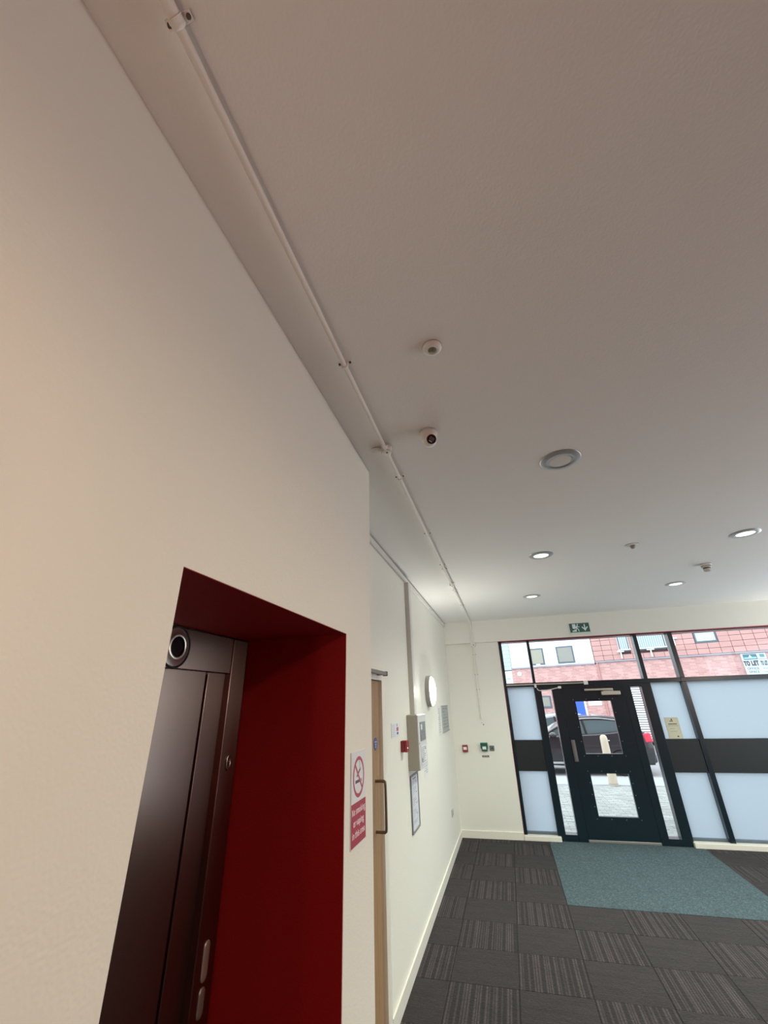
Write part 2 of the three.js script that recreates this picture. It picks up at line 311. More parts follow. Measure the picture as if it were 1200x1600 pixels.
// ------------------------------------------------------------------ left wall: door, panel, notices
{
  const d = structGroup('door_2');
  const wood = (() => {
    const a = noiseField(256, 64, 101), b = noiseField(256, 8, 102), c = noiseField(256, 2, 103);
    return std(0xffffff, 0.5, { map: dataTex(256, 256, (x, y) => { const v = 0.5 + 0.5 * Math.sin((x / 256 * 14 + 1.6 * a(x, Math.floor(y / 8)) + 0.4 * b(x, Math.floor(y / 16))) * 6.283); const g = 0.82 + 0.14 * v + 0.12 * c(x, Math.floor(y / 6)); return [166 * g, 134 * g, 96 * g]; }, { srgb: true, repeat: [2, 0.7] }) });
  })();
  obj('door_leaf', bx(XW - 0.06, XW - 0.010, 0.012, 2.066, -3.225, -2.36, 0.003), wood, d);
  const nl = obj('door_leaf', bx(XW - 0.06, XW - 0.008, 0.012, 2.066, -3.448, -3.233, 0.003), wood, d);
  const hd = tube([[0, 1.405, -3.315], [0.055, 1.405, -3.315], [0.072, 1.388, -3.315], [0.072, 1.13, -3.315], [0.055, 1.113, -3.315], [0, 1.113, -3.315]], 0.0095, 60, 12, true); hd.translate(XW - 0.008, 0, 0);
  obj('pull_handle', hd, M.brass, nl);
  const rd = cyl(0.042, 0.042, 0.002, 32); rd.rotateZ(Math.PI / 2); rd.translate(XW - 0.0065, 1.635, -3.325);
  obj('roundel', rd, std(rgb(0.10, 0.14, 0.36), 0.5), nl).userData.label = 'small blue round fire door sign';
  const rt = tex(128, 128, (c) => { c.fillStyle = '#4a5a96'; c.beginPath(); c.arc(64, 64, 62, 0, 7); c.fill(); c.fillStyle = '#d8dcea'; c.font = 'bold 22px sans-serif'; c.textAlign = 'center'; c.fillText('Fire door', 64, 50); c.fillText('keep', 64, 76); c.fillText('shut', 64, 100); });
  const rp = new THREE.CircleGeometry(0.041, 32); rp.rotateY(Math.PI / 2); rp.translate(XW - 0.0048, 1.635, -3.325); obj('printed_face', rp, std(0xffffff, 0.5, { map: rt }), nl);
  obj('frame_jamb', bx(XW - 0.08, XW + 0.016, 0.005, 2.12, -3.545, -3.452, 0.004), M.gloss, d);
  obj('frame_jamb', bx(XW - 0.08, XW + 0.016, 0.005, 2.12, -2.356, -2.27, 0.004), M.gloss, d);
  obj('frame_head', bx(XW - 0.08, XW + 0.015, 2.070, 2.165, -3.545, -2.27, 0.004), M.gloss, d);
  obj('door_stop', bx(XW - 0.1, XW - 0.061, 0.0, 2.09, -3.47, -2.3), M.gloss, d);
  const cl = thing('door_closer', 'dark metal slide rail of a closer above the timber door beside the lift', 'door closer', [XW + 0.016, 2.115, -2.95]);
  obj('slide_rail', bx(0.03, 0.062, -0.012, 0.014, -0.435, 0.25, 0.004), std(rgb(0.20, 0.19, 0.16), 0.4, { metalness: 0.6 }), cl);
  obj('end_cap', bx(0.027, 0.065, -0.016, 0.018, -0.455, -0.43, 0.004), M.screw, cl);
  for (const z of [-0.41, 0.1]) obj('bracket', bx(0, 0.031, -0.012, 0.014, z, z + 0.05, 0.003), M.screw, cl);
}
{
  const t = thing('cable_trunking', 'white plastic cable trunking along the top of the left wall', 'trunking', [XW, H, -5.0]);
  obj('trunking_body', bx(0, 0.022, -0.070, -0.012, -2.84, 2.84, 0.003), M.trunking, t);
  obj('trunking_lid', bx(0.004, 0.026, -0.062, -0.020, -2.84, 2.84, 0.003), M.trunking, t);
  const v = thing('cable_trunking', 'grey plastic cable trunking dropping from the ceiling trunking to the fire alarm panel', 'trunking', [XW, 1.80, -4.60]);
  obj('trunking_body', bx(0, 0.046, 0.0, 1.361, -0.05, 0.05, 0.003), std(rgb(0.55, 0.55, 0.50), 0.5), v);
  obj('trunking_lid', bx(0.040, 0.05, 0.0, 1.361, -0.053, 0.046, 0.003), M.trunking, v);
}
{
  const p = thing('fire_alarm_panel', 'large beige metal fire alarm panel with a display on the left wall', 'control panel', [XW, 1.565, -4.575]);
  obj('cabinet', bx(0, 0.100, -0.232, 0.232, -0.205, 0.205, 0.006), M.panelGrey, p);
  const f = obj('cabinet_door', bx(0.100, 0.112, -0.230, 0.230, -0.203, 0.203, 0.005), std(rgb(0.66, 0.68, 0.66), 0.45), p);
  obj('display', bx(0.112, 0.116, 0.0, 0.165, -0.15, 0.13, 0.002), std(rgb(0.20, 0.22, 0.23), 0.3), f);
  obj('screen', bx(0.116, 0.118, 0.098, 0.145, 0.03, 0.11), std(rgb(0.70, 0.76, 0.76), 0.3), f);
  const keys = []; for (let k = 0; k < 8; k++) keys.push(bx(0.116, 0.119, 0.015 + 0.025 * (k % 3), 0.03 + 0.025 * (k % 3), -0.13 + 0.03 * k, -0.115 + 0.03 * k));
  small('keypad', keys, std(rgb(0.35, 0.37, 0.38), 0.4), f);
  obj('label_window', bx(0.112, 0.1145, -0.195, -0.03, -0.16, 0.14, 0.001), std(rgb(0.62, 0.65, 0.66), 0.3), f);
  const lt = tex(256, 140, (c, w, h) => { c.fillStyle = '#e4e8e8'; c.fillRect(0, 0, w, h); c.fillStyle = '#8a9194'; for (let y = 14; y < h - 8; y += 14) c.fillRect(12, y, 120 + (y * 37) % 90, 5); c.fillStyle = '#3c4347'; c.fillRect(18, 96, 34, 30); c.fillRect(190, 20, 26, 22); });
  printFace('printed_face', 0.28, 0.15, lt, f, [0.1155, -0.1125, -0.01], 'x');
  const lk = cyl(0.010, 0.010, 0.006, 14); lk.rotateZ(Math.PI / 2); lk.translate(0.114, -0.012, 0.185); obj('lock', lk, M.alu, f);
}
{
  const c = thing('call_point', 'red fire alarm sounder box on the left wall before the alarm panel', 'alarm', [XW, 1.553, -4.13]);
  obj('back_box', bx(0, 0.035, -0.044, 0.044, -0.044, 0.044, 0.004), M.callRed, c);
  obj('front_cover', bx(0.035, 0.058, -0.046, 0.046, -0.046, 0.046, 0.008), std(rgb(0.30, 0.02, 0.028), 0.4), c);
  const l = new THREE.SphereGeometry(0.007, 12, 8); l.translate(0.058, -0.012, 0.028); obj('status_light', l, std(rgb(0.9, 0.9, 0.9), 0.3, { emissive: rgb(1, 1, 1), emissiveIntensity: 0.5 }), c);
}
// paper goods: thin boards with a printed face
function board(name, label, category, [x, y, z], w, h, t, canvas, edge = M.paper) {
  const b = thing(name, label, category, [x, y, z]);
  obj('board', bx(0, t, -h / 2, h / 2, -w / 2, w / 2, 0.0008), edge, b);
  if (canvas) printFace('printed_face', w - 0.004, h - 0.004, canvas, b, [t + 0.001, 0, 0], 'x');
  return b;
}
const greyText = (bg, fg, rows, seed, margin = 0.1) => tex(256, 320, (c, w, h) => { c.fillStyle = bg; c.fillRect(0, 0, w, h); c.fillStyle = fg; const r = rng(seed); for (let k = 0; k < rows; k++) { const y = h * (0.08 + 0.86 * k / rows); let x = w * margin; while (x < w * (1 - margin)) { const l = 8 + r() * 34; if (r() < 0.8) c.fillRect(x, y, Math.min(l, w * (1 - margin) - x), h * 0.35 / rows); x += l + 7; } } });
board('safety_notice', 'small white notice with red and blue print on the left wall beside the timber door', 'notice', [XW, 1.695, -3.905], 0.275, 0.110, 0.003,
  tex(320, 128, (c, w, h) => { c.fillStyle = '#dfe3e8'; c.fillRect(0, 0, w, h); c.fillStyle = '#b9c0cc'; for (let y = 18; y < 118; y += 16) c.fillRect(20, y, 120, 5); c.fillStyle = '#b8606c'; c.fillRect(200, 44, 84, 34); c.fillStyle = '#59626e'; c.fillRect(210, 88, 66, 22); c.beginPath(); c.arc(225, 24, 14, 0, 7); c.fill(); }));
{
  const b = thing('zone_chart', 'grey framed zone chart hanging on the left wall under the alarm panel', 'framed chart', [XW, 1.066, -4.565]);
  const fr = std(rgb(0.22, 0.23, 0.24), 0.4);
  for (const g of [bx(0, 0.014, 0.205, 0.222, -0.168, 0.168, 0.003), bx(0, 0.014, -0.222, -0.205, -0.168, 0.168, 0.003), bx(0, 0.014, -0.206, 0.206, -0.168, -0.152, 0.003), bx(0, 0.014, -0.206, 0.206, 0.152, 0.168, 0.003)]) obj('frame_rail', g, fr, b);
  obj('backing', bx(0, 0.006, -0.206, 0.206, -0.153, 0.153), M.paper, b);
  printFace('printed_face', 0.30, 0.40, tex(256, 340, (c, w, h) => { c.fillStyle = '#d6dbe2'; c.fillRect(0, 0, w, h); c.strokeStyle = '#8b93a2'; c.fillStyle = '#a9b0bd'; c.lineWidth = 3; const r = rng(5); for (let k = 0; k < 4; k++) { const y = 30 + k * 72; c.strokeRect(40, y, 90 + r() * 80, 46); c.strokeRect(60, y + 12, 40, 34); c.fillRect(30, y + 56, 120 + r() * 60, 5); c.fillRect(170, y + 8, 46, 10); } c.fillStyle = '#838b99'; c.fillRect(60, 8, 130, 10); }), b, [0.0075, 0, 0], 'x');
}
board('paper_notice', 'white sheet of small print stuck on the left wall just beyond the alarm panel', 'notice', [XW, 1.34, -5.26], 0.24, 0.34, 0.0015, greyText('#dfe3df', '#9aa0a0', 15, 3));
board('paper_notice', 'white printed sheet on the left wall between the round lamp and the grey notice board', 'notice', [XW, 1.67, -6.50], 0.24, 0.37, 0.0015, greyText('#dcdfdb', '#a2a7a4', 12, 4));
{
  const b = board('notice_board', 'grey framed notice on the left wall beyond the round lamp', 'notice', [XW, 1.68, -7.06], 0.66, 0.345, 0.012, greyText('#a3a8a5', '#7d8380', 7, 6, 0.06), std(rgb(0.33, 0.35, 0.35), 0.5));
  obj('frame_rail', bx(0, 0.018, 0.165, 0.180, -0.335, 0.335, 0.003), std(rgb(0.30, 0.32, 0.32), 0.5), b); obj('frame_rail', bx(0, 0.018, -0.180, -0.165, -0.335, 0.335, 0.003), std(rgb(0.30, 0.32, 0.32), 0.5), b);
}
{
  const s = thing('wall_socket', 'white double wall socket low on the left wall near the far corner', 'socket', [XW, 0.49, -7.06]);
  obj('socket_plate', bx(0, 0.012, -0.043, 0.043, -0.073, 0.073, 0.004), std(rgb(0.45, 0.47, 0.48), 0.4), s);
  small('socket_holes', [-1, 1].flatMap((k) => [bx(0.012, 0.0135, 0.004, 0.014, k * 0.036 - 0.003, k * 0.036 + 0.003), bx(0.012, 0.0135, -0.016, -0.010, k * 0.036 - 0.014, k * 0.036 - 0.006), bx(0.012, 0.0135, -0.016, -0.010, k * 0.036 + 0.006, k * 0.036 + 0.014)]), M.darkHole, s);
  for (const k of [-1, 1]) obj('rocker_switch', bx(0.012, 0.016, 0.022, 0.036, k * 0.018 - 0.006, k * 0.018 + 0.006, 0.002), std(rgb(0.5, 0.5, 0.5), 0.4), s);
}
// round bulkhead lamps
function roundLamp(label, pos, warm, inten, turn = 0, stand = 0.070, tint = null) {
  const l = thing('wall_lamp', label, 'wall lamp', pos);
  const base = lathe([[0, 0], [0.178, 0], [0.182, 0.006], [0.182, 0.048], [0.176, 0.055], [0, 0.055]], 56); base.rotateZ(-Math.PI / 2);
  obj('lamp_base', base, std(rgb(0.42, 0.41, 0.38), 0.5), l);
  const dome = lathe([[0.174, 0.050], [0.172, 0.062], [0.155, 0.080], [0.11, 0.096], [0.055, 0.104], [0.0005, 0.106]], 56); dome.rotateZ(-Math.PI / 2);
  const col = tint ? tint : warm ? rgb(1, 0.62, 0.42) : rgb(1, 0.97, 0.90);
  obj('diffuser', dome, std(rgb(0.9, 0.9, 0.88), 0.4, { emissive: col, emissiveIntensity: 1.15 }), l);
  l.rotation.y = turn;
  const p = new THREE.PointLight(col, inten, 0, 2); p.position.set(stand, 0, 0).applyAxisAngle(new THREE.Vector3(0, 1, 0), turn).add(l.position); p.castShadow = true; p.shadow.radius = 1; scene.add(p);
  return l;
}
roundLamp('round white lamp glowing on the left wall beyond the alarm panel', [XW, 2.035, -5.66], false, LIT.wallLamp);

roundLamp('round lamp on the pier at the end of the side window', [XR, 2.3, -7.65], false, LIT.endLamp, Math.PI);
// ------------------------------------------------------------------ far wall devices
{
  const r = thing('call_point', 'small red manual call point on the far wall left of the green unit', 'alarm', [-0.795, 1.203, ZF]);
  obj('back_box', bx(-0.043, 0.043, -0.05, 0.05, 0, 0.03, 0.004), M.callRed, r);
  obj('break_glass', bx(-0.029, 0.029, -0.018, 0.024, 0.03, 0.034, 0.002), std(rgb(0.82, 0.76, 0.74), 0.3), r);
  const g = thing('door_release', 'green emergency door release unit with a clear cover on the far wall', 'door release', [-0.482, 1.222, ZF]);
  obj('back_box', bx(-0.046, 0.046, -0.058, 0.05, 0, 0.035, 0.004), M.callGreen, g);
  obj('break_glass', bx(-0.030, 0.030, -0.032, 0.010, 0.035, 0.039, 0.002), std(rgb(0.72, 0.80, 0.77), 0.3), g);
  for (const q of [bx(-0.058, 0.055, 0.050, 0.066, 0, 0.05, 0.003), bx(-0.060, -0.052, -0.02, 0.058, 0.0, 0.05, 0.002), bx(0.049, 0.057, -0.02, 0.058, 0.0, 0.05, 0.002)]) obj('lift_cover', q, std(rgb(0.05, 0.20, 0.15), 0.25), g);
  const k = thing('key_switch', 'small square dark grey key switch right of the green door release', 'switch', [-0.363, 1.205, ZF]);
  obj('switch_plate', bx(-0.037, 0.037, -0.038, 0.038, 0, 0.012, 0.004), std(rgb(0.12, 0.16, 0.14), 0.4), k);
  const kk = cyl(0.010, 0.011, 0.012, 16); kk.rotateX(Math.PI / 2); kk.translate(0.004, -0.002, 0.016); obj('key_barrel', kk, M.darkHole, k);
  const lb = thing('label', 'dark printed label on the far wall below the green door release', 'label', [-0.478, 1.090, ZF]);
  obj('label_strip', bx(-0.058, 0.058, -0.016, 0.016, 0, 0.002, 0.0005), std(rgb(0.5, 0.5, 0.46), 0.5), lb);
  const t = tex(256, 72, (c, w, h) => { c.fillStyle = '#8d8f88'; c.fillRect(0, 0, w, h); c.fillStyle = '#3d3f3c'; c.font = 'bold 44px sans-serif'; c.textAlign = 'center'; c.fillText('EXIT', w / 2, 54); c.fillRect(10, 20, 40, 30); c.fillRect(206, 20, 40, 30); });
  const pf = new THREE.PlaneGeometry(0.112, 0.029); pf.translate(0, 0, 0.003); obj('printed_face', pf, std(0xffffff, 0.6, { map: t }), lb);
  const hk = thing('cable_stub', 'two small screw fixings left on the far wall under the conduit end', 'fixing', [-0.47, 1.555, ZF]);
  obj('fixing', bx(-0.022, 0.004, 0.016, 0.024, 0, 0.006, 0.002), M.panelGrey, hk);
  const sc2 = cyl(0.009, 0.009, 0.008, 12); sc2.rotateX(Math.PI / 2); sc2.translate(0.014, -0.006, 0.004); obj('fixing', sc2, M.screw, hk);
}
{
  const e = thing('exit_sign', 'green emergency exit sign with running figure and down arrow on the bulkhead', 'exit sign', [1.332, 2.985, ZB]);
  obj('sign_plate', bx(-0.168, 0.168, -0.100, 0.092, 0, 0.012, 0.002), std(rgb(0.66, 0.72, 0.66), 0.4), e);
  const t = tex(512, 256, (c, w, h) => {
    c.fillStyle = '#2f5f56'; c.fillRect(0, 0, w, h); c.fillStyle = '#d8e6e6';
    c.fillRect(74, 20, 90, 120); c.fillRect(88, 140, 60, 14); c.fillRect(60, 200, 110, 36);     // doorway
    c.fillStyle = '#d8e6e6'; c.strokeStyle = '#d8e6e6'; c.lineCap = 'round'; c.lineWidth = 26;
    c.beginPath(); c.arc(214, 38, 19, 0, 7); c.fill();
    const ln = (...p) => { c.beginPath(); c.moveTo(p[0], p[1]); for (let i = 2; i < p.length; i += 2) c.lineTo(p[i], p[i + 1]); c.stroke(); };
    ln(200, 74, 184, 136); c.lineWidth = 17; ln(200, 78, 166, 104, 160, 134); ln(206, 80, 232, 110, 254, 104); c.lineWidth = 20; ln(186, 138, 222, 172, 226, 230); ln(182, 140, 162, 186, 118, 190);
    c.lineWidth = 30; c.lineCap = 'butt'; ln(392, 34, 392, 180); c.lineWidth = 30; ln(318, 108, 392, 190, 466, 108); ln(380, 176, 392, 200, 404, 176);
  });
  const pf = new THREE.PlaneGeometry(0.312, 0.148); pf.translate(0, 0.010, 0.013); obj('printed_face', pf, std(0xffffff, 0.45, { map: t }), e);
}

// ------------------------------------------------------------------ surface conduit
{
  const R = 0.0105, X = -0.479, Y = H - 0.030;
  const c = thing('conduit', 'white painted surface conduit running along the ceiling and down the far wall', 'conduit');
  obj('ceiling_run', tube([[X, Y, 0.7], [X, Y, -7.60]], R, 2, 14, false), M.conduit, c);
  obj('bend', tube([[X, Y, -7.60], [X, Y, -7.74], [X, Y - 0.015, -7.795], [X, Y - 0.06, ZB + 0.020], [X, Y - 0.16, ZB + 0.020]], R, 40, 14), M.conduit, c);
  obj('bulkhead_run', tube([[X, Y - 0.16, ZB + 0.02], [X, 2.86, ZB + 0.02]], R, 2, 14, false), M.conduit, c);
  obj('wall_run', tube([[X - 0.0, 2.80, ZF + 0.02], [X + 0.0, 1.66, ZF + 0.02]], R, 2, 14, false), M.conduit, c);
  obj('end_bush', [cyl(0.013, 0.014, 0.03, 16).translate(X, 1.65, ZF + 0.02)], M.conduit, c);
  // saddles with two screws each
  const saddle = new THREE.Group();
  const s0 = [bx(-0.030, 0.030, -0.004, 0, -0.009, 0.009, 0.001)];
  const arch = new THREE.TorusGeometry(0.0125, 0.003, 6, 20); arch.scale(1, 1, 2.6); s0.push(arch.translate(0, -0.0195, 0));
  s0.push(bx(-0.012, 0.012, -0.018, -0.002, -0.007, 0.007));
  const sg = join(s0.map((g) => { const q = g.index ? g.toNonIndexed() : g; return q; }));
  const scr = [-0.0235, 0.0235].map((x) => { const k = cyl(0.006, 0.004, 0.007, 10); k.translate(x, -0.006, 0); return k; });
  const scg = join(scr);
  const zs = [-0.235, -1.245, -2.256, -3.279, -4.20, -4.36, -5.35, -6.3];
  for (const z of zs) { const m = obj('saddle', sg, M.conduit, c); m.position.set(X, H - 0.0095, z); const k = small('screws', scg, M.screw, m); }
  for (const y of [2.66, 2.33, 2.09]) { const m = obj('saddle', sg, M.conduit, c); m.rotation.x = -Math.PI / 2; m.position.set(X, y, ZF + 0.0005); small('screws', scg, M.screw, m); }
  // couplers and boxes
  const coup = [cyl(0.0145, 0.0145, 0.05, 18), cyl(0.0165, 0.0165, 0.010, 18).translate(0, 0.022, 0), cyl(0.0165, 0.0165, 0.010, 18).translate(0, -0.022, 0)].map((g) => g.rotateX(Math.PI / 2));
  const cg = join(coup); obj('coupler', cg, M.conduit, c).position.set(X, Y, -0.205);
  const boxG = () => { const g = lathe([[0, -0.036], [0.027, -0.036], [0.031, -0.032], [0.031, 0], [0, 0]], 32); return g; };
  for (const z of [-1.925, -5.03]) {
    const b = obj('junction_box', [boxG(), cyl(0.0145, 0.0145, 0.026, 16).rotateX(Math.PI / 2).translate(0, -0.02, 0.038), cyl(0.0145, 0.0145, 0.026, 16).rotateX(Math.PI / 2).translate(0, -0.02, -0.038)], M.conduit, c); b.position.set(X, H - 0.0005, z);
    const lid = obj('box_lid', lathe([[0, -0.004], [0.026, -0.004], [0.029, 0], [0, 0]], 32), M.conduit, b); lid.position.y = -0.036;
    const ls = cyl(0.006, 0.006, 0.004, 10); ls.translate(0.004, -0.0415, 0.002); obj('lid_screw', ls, M.screw, b);
  }
  const spur = tube([[X - 0.03, H - 0.018, -1.925], [X - 0.055, H - 0.012, -1.93]], 0.009, 2, 10, false); obj('spur', [spur, new THREE.SphereGeometry(0.030, 20, 12).scale(1.0, 0.45, 0.85).translate(X - 0.062, H - 0.010, -1.93)], M.conduit, c);
  obj('junction_box', [bx(X - 0.040, X + 0.036, 2.795, 2.853, ZF, ZB + 0.032, 0.005)], M.conduit, c);
  obj('lid_screw', [cyl(0.009, 0.009, 0.004, 12).rotateX(Math.PI / 2).translate(X + 0.012, 2.815, ZB + 0.034)], M.screw, c);
}

// ------------------------------------------------------------------ ceiling fittings
{
  const s = thing('ceiling_sensor', 'small round white movement sensor on the near ceiling with a dark lens', 'sensor', [-0.109, H, -1.278]);
  obj('housing', lathe([[0, -0.010], [0.013, -0.012], [0.020, -0.020], [0.030, -0.018], [0.039, -0.008], [0.041, 0], [0, 0]], 40), M.plastic, s);
  obj('lens', new THREE.SphereGeometry(0.0185, 24, 12).scale(1, 0.5, 1).translate(0, -0.015, 0), std(rgb(0.20, 0.18, 0.14), 0.35), s);
  const p = thing('ceiling_sensor', 'tiny flat white sensor on the ceiling midway between the lit downlights', 'sensor', [1.350, H, -4.25]);
  obj('housing', lathe([[0, -0.012], [0.034, -0.012], [0.052, -0.006], [0.056, 0], [0, 0]], 36), M.plastic, p);
  obj('lens', lathe([[0, -0.042], [0.012, -0.040], [0.021, -0.028], [0.024, -0.011], [0, -0.011]], 24), std(rgb(0.30, 0.29, 0.27), 0.4), p);
  const d = thing('smoke_detector', 'white smoke detector hanging from the ceiling right of the far downlights', 'smoke detector', [2.335, H, -5.25]);
  obj('base', lathe([[0, -0.022], [0.050, -0.022], [0.054, -0.016], [0.054, 0], [0, 0]], 36), M.plastic, d);
  obj('chamber', lathe([[0, -0.085], [0.026, -0.085], [0.036, -0.078], [0.038, -0.06], [0.034, -0.055], [0.034, -0.045], [0.046, -0.04], [0.048, -0.022], [0, -0.022]], 36), std(rgb(0.52, 0.50, 0.47), 0.45), d);
  obj('sensing_slots', lathe([[0.0345, -0.056], [0.0352, -0.050], [0.0345, -0.044]], 36), M.darkHole, d);
}
{
  const c = thing('security_camera', 'white turret security camera on the ceiling beside the conduit', 'camera', [-0.226, H, -1.862]);
  obj('mount', lathe([[0, -0.058], [0.030, -0.056], [0.042, -0.046], [0.048, -0.025], [0.050, 0], [0, 0]], 48), M.plastic, c);
  const ball = new THREE.Group();
  const b = obj('eyeball', new THREE.SphereGeometry(0.039, 40, 24).translate(0.004, -0.052, 0.002), M.plastic, c);
  const dir = new THREE.Vector3(0.42, -0.42, 0.80).normalize(), q = new THREE.Quaternion().setFromUnitVectors(new THREE.Vector3(0, 1, 0), dir);
  const place = (g) => g.applyQuaternion(q).translate(0.004, -0.052, 0.002);
  obj('face_plate', place(lathe([[0, 0.0405], [0.0235, 0.0405], [0.026, 0.037], [0.026, 0.020], [0, 0.020]], 36)), std(rgb(0.012, 0.012, 0.013), 0.25), b);
  obj('lens_window', place(bx(-0.013, 0.013, 0.040, 0.0422, -0.010, 0.008, 0.001)), std(rgb(0.11, 0.11, 0.11), 0.3), b);
  obj('infrared_window', place(bx(-0.010, 0.010, 0.040, 0.0422, 0.012, 0.018, 0.001)), std(rgb(0.40, 0.38, 0.36), 0.3), b);
}
function downlight(label, x, z, lit) {
  const d = thing('downlight', label, 'ceiling light', [x, H, z]);
  obj('trim_ring', lathe([[0.070, -0.004], [0.076, -0.010], [0.090, -0.012], [0.114, -0.006], [0.120, -0.001], [0.120, 0], [0.070, 0]], 64), std(rgb(0.50, 0.51, 0.51), 0.35, { metalness: 0.5 }), d);
  obj('reflector', lathe([[0.090, -0.0122], [0.082, -0.0125], [0.074, -0.010]], 64), M.alu, d);
  const dif = lathe([[0, -0.0095], [0.055, -0.0095], [0.073, -0.007], [0.073, -0.002], [0, -0.002]], 48);
  obj('diffuser', dif, lit ? std(rgb(0.9, 0.95, 0.85), 0.4, { emissive: rgb(0.93, 1.0, 0.78), emissiveIntensity: 1.8 }) : std(rgb(0.72, 0.72, 0.68), 0.5), d);
  return d;
}
function downGlow(x, z, inten, color = rgb(0.93, 1.0, 0.87), angle = 1.25, soft = 0.7) {
  const s = new THREE.SpotLight(color, inten, 0, angle, soft, 2); s.position.set(x, H - 0.03, z); s.target.position.set(x, 0, z); s.castShadow = true; s.shadow.radius = 3.5; scene.add(s, s.target);
}
downlight('unlit round recessed downlight nearest on the ceiling', 0.504, -2.385, false);
const lit0 = downlight('lit round downlight nearer of the two on the left of the ceiling', 0.516, -4.28, true); downGlow(0.516, -4.28, LIT.downlight);
for (const [x, z, label] of [[0.516, -6.16, 'lit round downlight farthest away on the left near the bulkhead'], [2.29, -4.26, 'lit round downlight nearest on the right at the edge of the photo'], [2.31, -6.12, 'lit round downlight on the far right beyond the smoke detector']]) { dup(lit0, [x, H, z], label); downGlow(x, z, LIT.downlight); }
for (const [x, z, where] of [[2.3, -2.39, 'level with the unlit one'], [4.1, -2.39, 'nearest the side window'], [4.1, -4.27, 'beside the middle of the side window'], [4.1, -6.14, 'in the corner by the glazing']]) { dup(lit0, [x, H, z], 'lit round downlight out of view to the right ' + where).userData.group = 'downlights out of view'; downGlow(x, z, LIT.downlight); }
for (const [x, z, where] of [[1.45, -0.25, 'beside the viewer'], [1.65, -1.4, 'level with the lift']]) { dup(lit0, [x, H, z], 'lit round downlight out of view to the right ' + where).userData.group = 'downlights out of view'; downGlow(x, z, LIT.downlightSide, rgb(1, 0.85, 0.62), 1.5, 0.4); }
// lamps behind the camera, same fittings with warm lamps
for (const [x, z] of [[0.9, 2.7], [2.9, 2.7]]) { dup(lit0, [x, H, z], 'lit round downlight behind the viewer ' + (x < 1 ? 'nearer the lift wall' : 'nearer the red side wall')).userData.group = 'downlights behind the viewer'; downGlow(x, z, LIT.downlightNear, rgb(1, 0.80, 0.58)); }
roundLamp('round warm lamp on the lift wall behind the viewer', [XL, 2.12, 0.02], true, LIT.warmLamp, 0, 0.10);
roundLamp('round warm lamp on the back wall behind the viewer', [2.2, 2.15, ZBK], true, LIT.backLamp, Math.PI / 2);
roundLamp('round lamp on the right wall level with the lift', [XR, 2.15, -1.9], false, LIT.sideLamp, Math.PI, 0.070, rgb(1, 0.80, 0.66));

// ------------------------------------------------------------------ street outside
const GY = -0.03;
{
  const pave = struct('pavement', [bx(-9, 16, GY - 0.2, GY - 0.012, -13.0, -8.25)], std(rgb(0.30, 0.29, 0.27), 0.95));
  const sett = new RoundedBoxGeometry(0.196, 0.03, 0.096, 1, 0.006);
  const list = []; for (let j = 0; j < 46; j++) for (let i = -22; i < 34; i++) list.push([i * 0.2 + (j % 2) * 0.1, -8.36 - j * 0.1]);
  const im = new THREE.InstancedMesh(sett, std(0xffffff, 0.9), list.length); im.name = 'paving_setts'; im.userData.kind = 'stuff'; const r = rng(12), m4 = new THREE.Matrix4();
  list.forEach(([x, z], k) => { m4.makeRotationY((r() - 0.5) * 0.03); m4.setPosition(x, GY - 0.015 + (r() - 0.5) * 0.006, z); im.setMatrixAt(k, m4); const v = 0.25 + 0.09 * r(); im.setColorAt(k, rgb(v, v * 1.03, v * 0.98)); });
  pave.add(im);
  struct('footway', [bx(-30, 40, GY - 0.2, GY, -14.2, -13.0)], std(rgb(0.36, 0.38, 0.42), 0.9));
  const kerb = structGroup('kerb'); for (let k = -8; k < 18; k++) obj('kerb_stone', bx(k * 0.915, k * 0.915 + 0.909, GY - 0.2, GY + 0.004, -14.35, -14.2, 0.012), std(rgb(0.30, 0.29, 0.29), 0.9), kerb);
  struct('road', [bx(-60, 80, GY - 0.4, GY - 0.10, -60, -14.35)], std(rgb(0.30, 0.29, 0.30), 0.9));
  struct('ground_side', [bx(-60, -9, GY - 0.4, GY - 0.05, -14.2, -8.25), bx(16, 80, GY - 0.4, GY - 0.05, -14.2, -8.25)], std(rgb(0.3, 0.3, 0.3), 0.95));
}
{
  const b = thing('bollard', 'cream tapered bollard with a rounded top on the paving outside the door', 'bollard', [2.195, GY, -12.95]);
  obj('bollard_post', lathe([[0, 0], [0.108, 0], [0.105, 0.06], [0.088, 0.92], [0.086, 1.00], [0.074, 1.05], [0.045, 1.082], [0.0005, 1.09]], 32), std(rgb(0.52, 0.44, 0.34), 0.8), b);
  obj('base_collar', lathe([[0.108, 0.0], [0.125, 0.0], [0.125, 0.015], [0.108, 0.025]], 32), std(rgb(0.35, 0.33, 0.29), 0.9), b);
}
